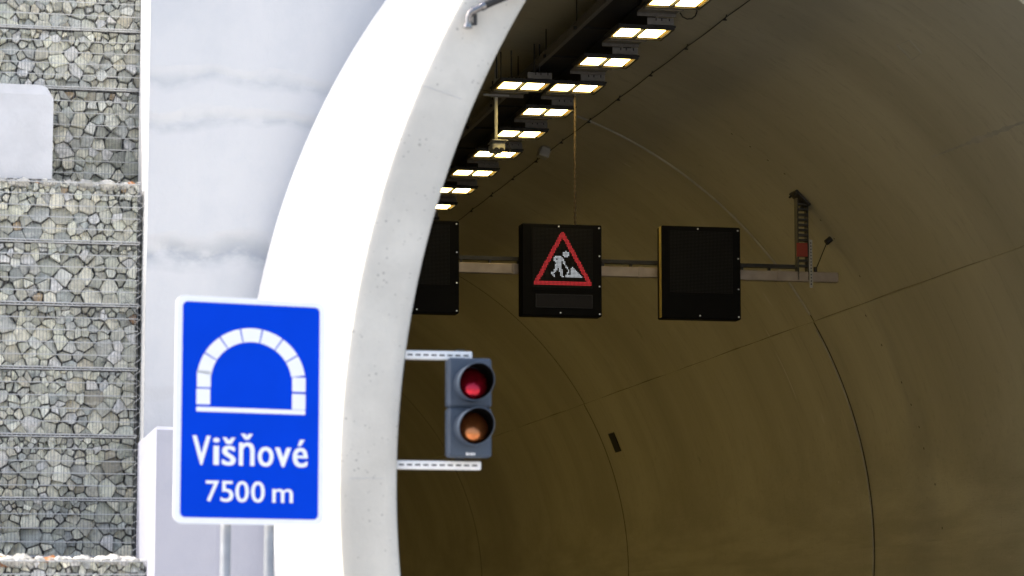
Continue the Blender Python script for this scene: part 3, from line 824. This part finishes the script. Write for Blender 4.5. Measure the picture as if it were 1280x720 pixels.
# cable tray above the lamps
tr = MB()
tr.box((6.94, 60, 8.00), (.36, 76, .015)); tr.box((7.11, 60, 8.05), (.012, 76, .10)); tr.box((6.76, 60, 8.01), (.05, 76, .09), 1)
tr.box((LX + .02, 60, 7.985), (.30, 76, .03))
for k in range(50):
    y = 23 + k * 1.5
    tr.box((6.92, y, 7.985), (.42, .04, .03)); tr.rod((6.74, y, 8.0), (6.74, y, 8.29), .006, 5); tr.rod((7.2, y, 8.0), (7.2, y, 8.22), .006, 5)
for k in range(6): tr.path([(6.81 + k * .05 + .01 * math.sin(j * 1.3 + k), 22.8 + j * 1.2, 8.03) for j in range(62)], .022, 5)
tag(tr.build('cable_tray', [M['tray'], M['lip']]), 'black cable tray running along the tunnel crown beside the lamps', 'cable tray')
# surveillance camera on a pole
cp = onY(620, 186, 31.9)
sc = thing('surveillance_camera', 'pale surveillance camera hanging on a thin pole in front of the lamps', 'camera', (cp.x, 31.9, cp.z))
fm = MB(); fm.rod((cp.x, 31.9, cp.z + .06), (cp.x, 31.9, 8.1), .02, 8); fm.box((cp.x, 31.9, cp.z + .62), (.3, .06, .02)); fm.build('pole', M['grey_box'], sc)
fm = MB(); fm.box((cp.x, 31.85, cp.z), (.155, .24, .10), bev=.02); fm.box((cp.x + .01, 31.85, cp.z + .068), (.18, .30, .012), bev=.004); fm.build('body', M['grey_box'], sc)
fm = MB()
for dx in (-.03, .03): fm.rod((cp.x + dx, 31.74, cp.z - .035), (cp.x + dx, 31.70, cp.z - .045), .026, 10)
fm.build('lens', M['cable'], sc)
fm = MB(); fm.path([(cp.x + .02, 31.9, cp.z + .1), (cp.x + .13, 31.9, cp.z + .13), (cp.x + .17, 31.9, cp.z), (cp.x + .10, 31.9, cp.z - .10), (cp.x + .04, 31.88, cp.z - .05)], .006, 5); fm.build('cable_loop', M['cable'], sc)
# cable clipped along the vault
c1, c2 = hit(930, 2), hit(682, 190)
cl = thing('vault_cable', 'thin black cable clipped in a sagging line along the vault right of the lamps', 'cable', tube(c1[0], 26, TR - .03))
pts = []
for k in range(24 * 6):
    y = 23.5 + k * .25
    t_ = (y - c1[1]) / (c2[1] - c1[1]); a = c1[0] + (c2[0] - c1[0]) * min(t_, 1.3)
    pts.append(tube(a - .0015 * abs(math.sin((k % 6) / 6 * math.pi)), y, TR - .03))
    if k % 6 == 0:
        clips = MB(); clips.rod(tube(a, y, TR), tube(a, y, TR - .06), .006, 5); clips.box(tube(a, y, TR - .06) , (.04, .02, .012)); clips.build('clip', M['cable'], cl)
pm = MB(); pm.path(pts, .006, 5); pm.build('cable', M['cable'], cl)
a, y = hit(682, 185)
fm = MB(); nr = Vector((math.cos(a), 0, math.sin(a))); Mx = Matrix((Vector((-nr.z, 0, nr.x)), Vector((0, 1, 0)), nr)).transposed()
fm.box(tube(a, y, TR - .07), (.14, .20, .13), M=Mx, bev=.012)
for k in (-1, 1): fm.box(tube(a, y, TR - .005) + Vector((0, k * .12, 0)), (.05, .05, .01), M=Mx)
tag(fm.build('junction_box', M['grey_box']), 'small grey junction box on the vault where the thin cable passes', 'box')
# loop of loose cable by the top lamp
fm = MB(); q = onY(862, 14, 27.2)
fm.path([q + Vector((.09 * math.sin(i * .55), .05, .09 * math.cos(i * .55) + .02)) for i in range(9)], .008, 5)
tag(fm.build('cable_loop', M['cable']), 'loose loop of black cable hanging beside the topmost lamp', 'cable')

# ------------------------------------------------------------------ traffic signal on the arch edge
SY = 15.99
def bar(px0, px1, py0, py1, label, arrow):
    a, c = onY(px0, (py0 + py1) / 2, SY), onY(px1, (py0 + py1) / 2, SY)
    h = onY(px0, py0, SY).z - onY(px0, py1, SY).z
    x0 = AX0 - math.sqrt(RI ** 2 - (a.z - AZ0) ** 2)
    zc = a.z - .003
    fm = MB(); fm.box(((x0 + c.x) / 2, SY + .02, zc), (c.x - x0 - .004, .04, h), bev=.006)
    n = arrow; L_ = c.x - x0
    o = fm.build('bracket_arm', M['white_paint']); tag(o, label, 'bracket', 'white slotted arms holding the traffic signal')
    s = MB()
    for k in range(n):
        cx = x0 + .04 + (L_ - .08) * k / (n - 1); s.box((cx, SY - .0005, zc), (.030, .003, .009), bev=.001)
    s.build('slots', M['cable'], o)
    s = MB(); s.box((x0 + .004, SY + .03, zc), (.008, .10, h + .03)); s.build('end_plate', M['dark_steel'], o)
bar(508, 591, 437, 448, 'white slotted bracket arm above the traffic signal', 8)
bar(498, 602, 574.5, 585.5, 'white slotted bracket arm below the traffic signal', 10)
h0, h1 = onY(558, 572, SY - .06), onY(612.5, 449, SY - .06)
W, H = h1.x - h0.x, h1.z - h0.z
tlh = thing('traffic_signal', 'grey two lens traffic signal mounted on white arms at the arch edge', 'traffic light', ((h0.x + h1.x) / 2, SY, h0.z))
fm = MB()
cx = (h0.x + h1.x) / 2
for k in range(2): fm.box((cx, SY - .06, h0.z + H * (.25 + .5 * k)), (W, .11, H / 2 - .002), bev=.012)
hs = fm.build('housing', M['signal_grey'], tlh)
fm = MB(); fm.box((cx - .03, SY + .045, h1.z - .01), (.05, .04, .14)); fm.box((cx - .03, SY + .045, h0.z + .01), (.05, .04, .14)); fm.build('mounting', M['dark_steel'], tlh)
for (px, py, nm_, mm) in ((588, 480, 'red', 'red_lens'), (589.5, 535, 'amber', 'amber_lens')):
    c = onY(px, py, SY - .17); cz = onY(px, py, SY - .13).z - .0; r = .094
    ccx = cx + .004
    ln = MB(); rows = []
    for i in range(9):
        t_ = i / 8 * math.pi / 2 * .98
        rows.append([Vector((ccx + r * math.cos(t_) * math.cos(a * math.pi / 16), SY - .142 - .060 * math.sin(t_) + .30 * r * math.cos(t_) * math.sin(a * math.pi / 16), cz + r * math.cos(t_) * math.sin(a * math.pi / 16))) for a in range(32)])
    ln.grid(rows, closed=True); lo = ln.build('lens', M[mm], tlh, smooth=True); lo['label'] = nm_ + ' unlit lens'
    vz = MB(); outer, inner = [], []
    for (yv, rr, lst) in ((0, r + .008, outer), (1, r + .008, outer), (1, r + .003, inner), (0, r + .003, inner)):
        row = []
        for k in range(49):
            a = R_(-90) + 2 * math.pi * k / 48
            dep = .115 + .13 * (1 + math.sin(a)) / 2
            y = SY - .113 - (dep if yv else 0)
            row.append(Vector((ccx + rr * math.cos(a), y, cz + rr * math.sin(a))))
        lst.append(row)
    vz.grid(outer, 1); vz.grid(inner, 0); vz.grid([outer[1], inner[0]], 1)
    vz.build('visor', [M['visor_in'], M['signal_grey']], tlh, smooth=True)
fm = MB()
for k in range(4): fm.box((cx - .018 + k * .014, SY - .117, h0.z + .018), (.009, .004, .012 if k % 2 else .016))
fm.build('maker_mark', M['sign_white'], tlh)

# ------------------------------------------------------------------ pipe fitting on the arch rim
py = AY0 - .06
pf = thing('pipe_fitting', 'shiny pipe elbow with a dark hose fixed near the top of the arch rim', 'pipe', onY(587, 30, py))
P = lambda x, y, d=0: onY(x, y, py - d)
fm = MB(); fm.path([P(585, 33), P(585.5, 22), P(588, 16, .01), P(594, 12.5, .01), P(603, 8, .01)], .021, 12)
fm.rod(P(584.5, 35), P(585, 31), .027, 12); fm.rod(P(601, 9, .01), P(606, 6.5, .01), .027, 12); fm.rod(P(590, 14.5, .01), P(593, 13, .01), .026, 12)
fm.build('elbow', M['chrome'], pf, smooth=True)
fm = MB(); fm.path([P(605, 7, .01), P(616, 2, .01), P(640, -8, .01), P(680, -28, .01)], .024, 12); fm.build('hose', M['cable'], pf, smooth=True)
fm = MB(); fm.rod(P(587, 16), P(587, 16, -.06), .016, 10); fm.rod(P(640, -8), P(640, -8, -.06), .014, 10); fm.rod(P(594, 31), P(594, 8), .012, 10); fm.rod(P(586, 30), P(595, 30), .009, 8); fm.build('wall_stud', M['dark_steel'], pf)

# ------------------------------------------------------------------ blue tunnel sign
SGY = 14.5
ctr = onY(312.5, 514, SGY)
W, H = .798, 1.145
sg = thing('tunnel_sign', 'blue tunnel information sign with a white border on two grey posts', 'road sign', (ctr.x, ctr.y, ctr.z - H / 2), R_(12.2))
def rrect(x0, x1, z0, z1, r, n=6):
    out = []
    for (cx, cz, a0) in ((x1 - r, z1 - r, 0), (x0 + r, z1 - r, 90), (x0 + r, z0 + r, 180), (x1 - r, z0 + r, 270)):
        for k in range(n + 1):
            a = R_(a0 + 90 * k / n); out.append((cx + r * math.cos(a), cz + r * math.sin(a)))
    return out
fm = MB(); fm.prism(rrect(-W / 2, W / 2, 0, H, .045), -.012, -.004); fm.build('backing_plate', M['sign_white'], sg, local=True)
bw = .034
fm = MB(); fm.prism(rrect(-W / 2 + bw, W / 2 - bw, bw * .9, H - bw * .9, .026), -.0145, -.0122); fm.build('blue_field', M['sign_blue'], sg, local=True)
sxk, szk = W / 412.0, H / 638.0
U = lambda x, z: ((x - 255) * sxk * .975, (662 - z) * szk)
YF0, YF1 = -.0165, -.0146
fm = MB()
for (x0, x1, z0, z1) in ((102, 140, 285, 329), (103, 141, 234, 281), (371, 409, 290, 335), (371, 409, 243, 284)):
    a, c = U(x0, z1), U(x1, z0); fm.prism(rrect(a[0], c[0], a[1], c[1], .004, 2), YF0, YF1)
cxk, czk = 255.5, 260
for k in range(7):
    a0 = 172.5 - k * 23.6; a1 = a0 - 22.0
    po = []
    for j in range(7):
        a = R_(a0 + (a1 - a0) * j / 6); po.append(U(cxk + 153 * math.cos(a), czk - 151 * math.sin(a)))
    for j in range(7):
        a = R_(a1 + (a0 - a1) * j / 6); po.append(U(cxk + 114 * math.cos(a), czk - 112 * math.sin(a)))
    fm.prism(po[::-1], YF0, YF1)
a, c = U(102, 349), U(409, 336); fm.prism(rrect(a[0], c[0], a[1], c[1], .006, 3), YF0, YF1)
fm.build('tunnel_symbol', M['sign_white'], sg, local=True)
def lettering(name, glyphs, base, cap):
    """each glyph fitted between its own left and right edge; thin offset layers make the heavy condensed strokes"""
    mb = MB()
    for i, (ch, l, r) in enumerate(glyphs):
        l, r = [U((30 + k / 6.55) * 2.25, 0)[0] for k in (l, r)]
        cu = bpy.data.curves.new(name, 'FONT'); cu.body = ch; cu.size = 1; cu.offset = .004; cu.resolution_u = 6
        ob = bpy.data.objects.new(name, cu); COL.objects.link(ob); bpy.context.view_layer.update()
        me = bpy.data.meshes.new_from_object(ob.evaluated_get(bpy.context.evaluated_depsgraph_get()))
        COL.objects.unlink(ob); bpy.data.objects.remove(ob)
        xs = [v.co.x for v in me.vertices]; mn, mx = min(xs), max(xs)
        hw = cap * (.012 if ch in '7500m' else .020)
        for k in range(7):
            dx = hw * (k - 3) / 3
            mb.add([Vector((l + hw + dx + (v.co.x - mn) / (mx - mn) * (r - l - 2 * hw), YF0 - .00012 * k, base + v.co.y / .729 * cap)) for v in me.vertices], [tuple(p.vertices) for p in me.polygons])
    return mb.build(name, M['sign_white'], sg, local=True, recalc=False)
lettering('place_name', (('V', 72, 220), ('i', 240, 292), ('š', 312, 425), ('ň', 450, 578), ('o', 605, 735), ('v', 745, 880), ('é', 892, 1018)), U(0, 497)[1], 85.5 * szk)
lettering('length_figure', (('7', 185, 292), ('5', 305, 410), ('0', 425, 535), ('0', 553, 665), ('m', 727, 898)), U(0, 599)[1], 61 * szk)
for px in (284, 340):
    q = onY(px, 690, SGY + .03)
    # posts stand just behind the plate
    lx = (q.x - ctr.x) / math.cos(R_(12.2))
    fm = MB(); zb = -(ctr.z - H / 2)
    fm.rod((lx, .045, zb), (lx, .045, H * .95), .026, 16)
    for zc in (.12, H * .85): fm.box((lx, .03, zc), (.07, .035, .03))
    po = fm.build('post', M['galv'], sg, local=True, smooth=True)
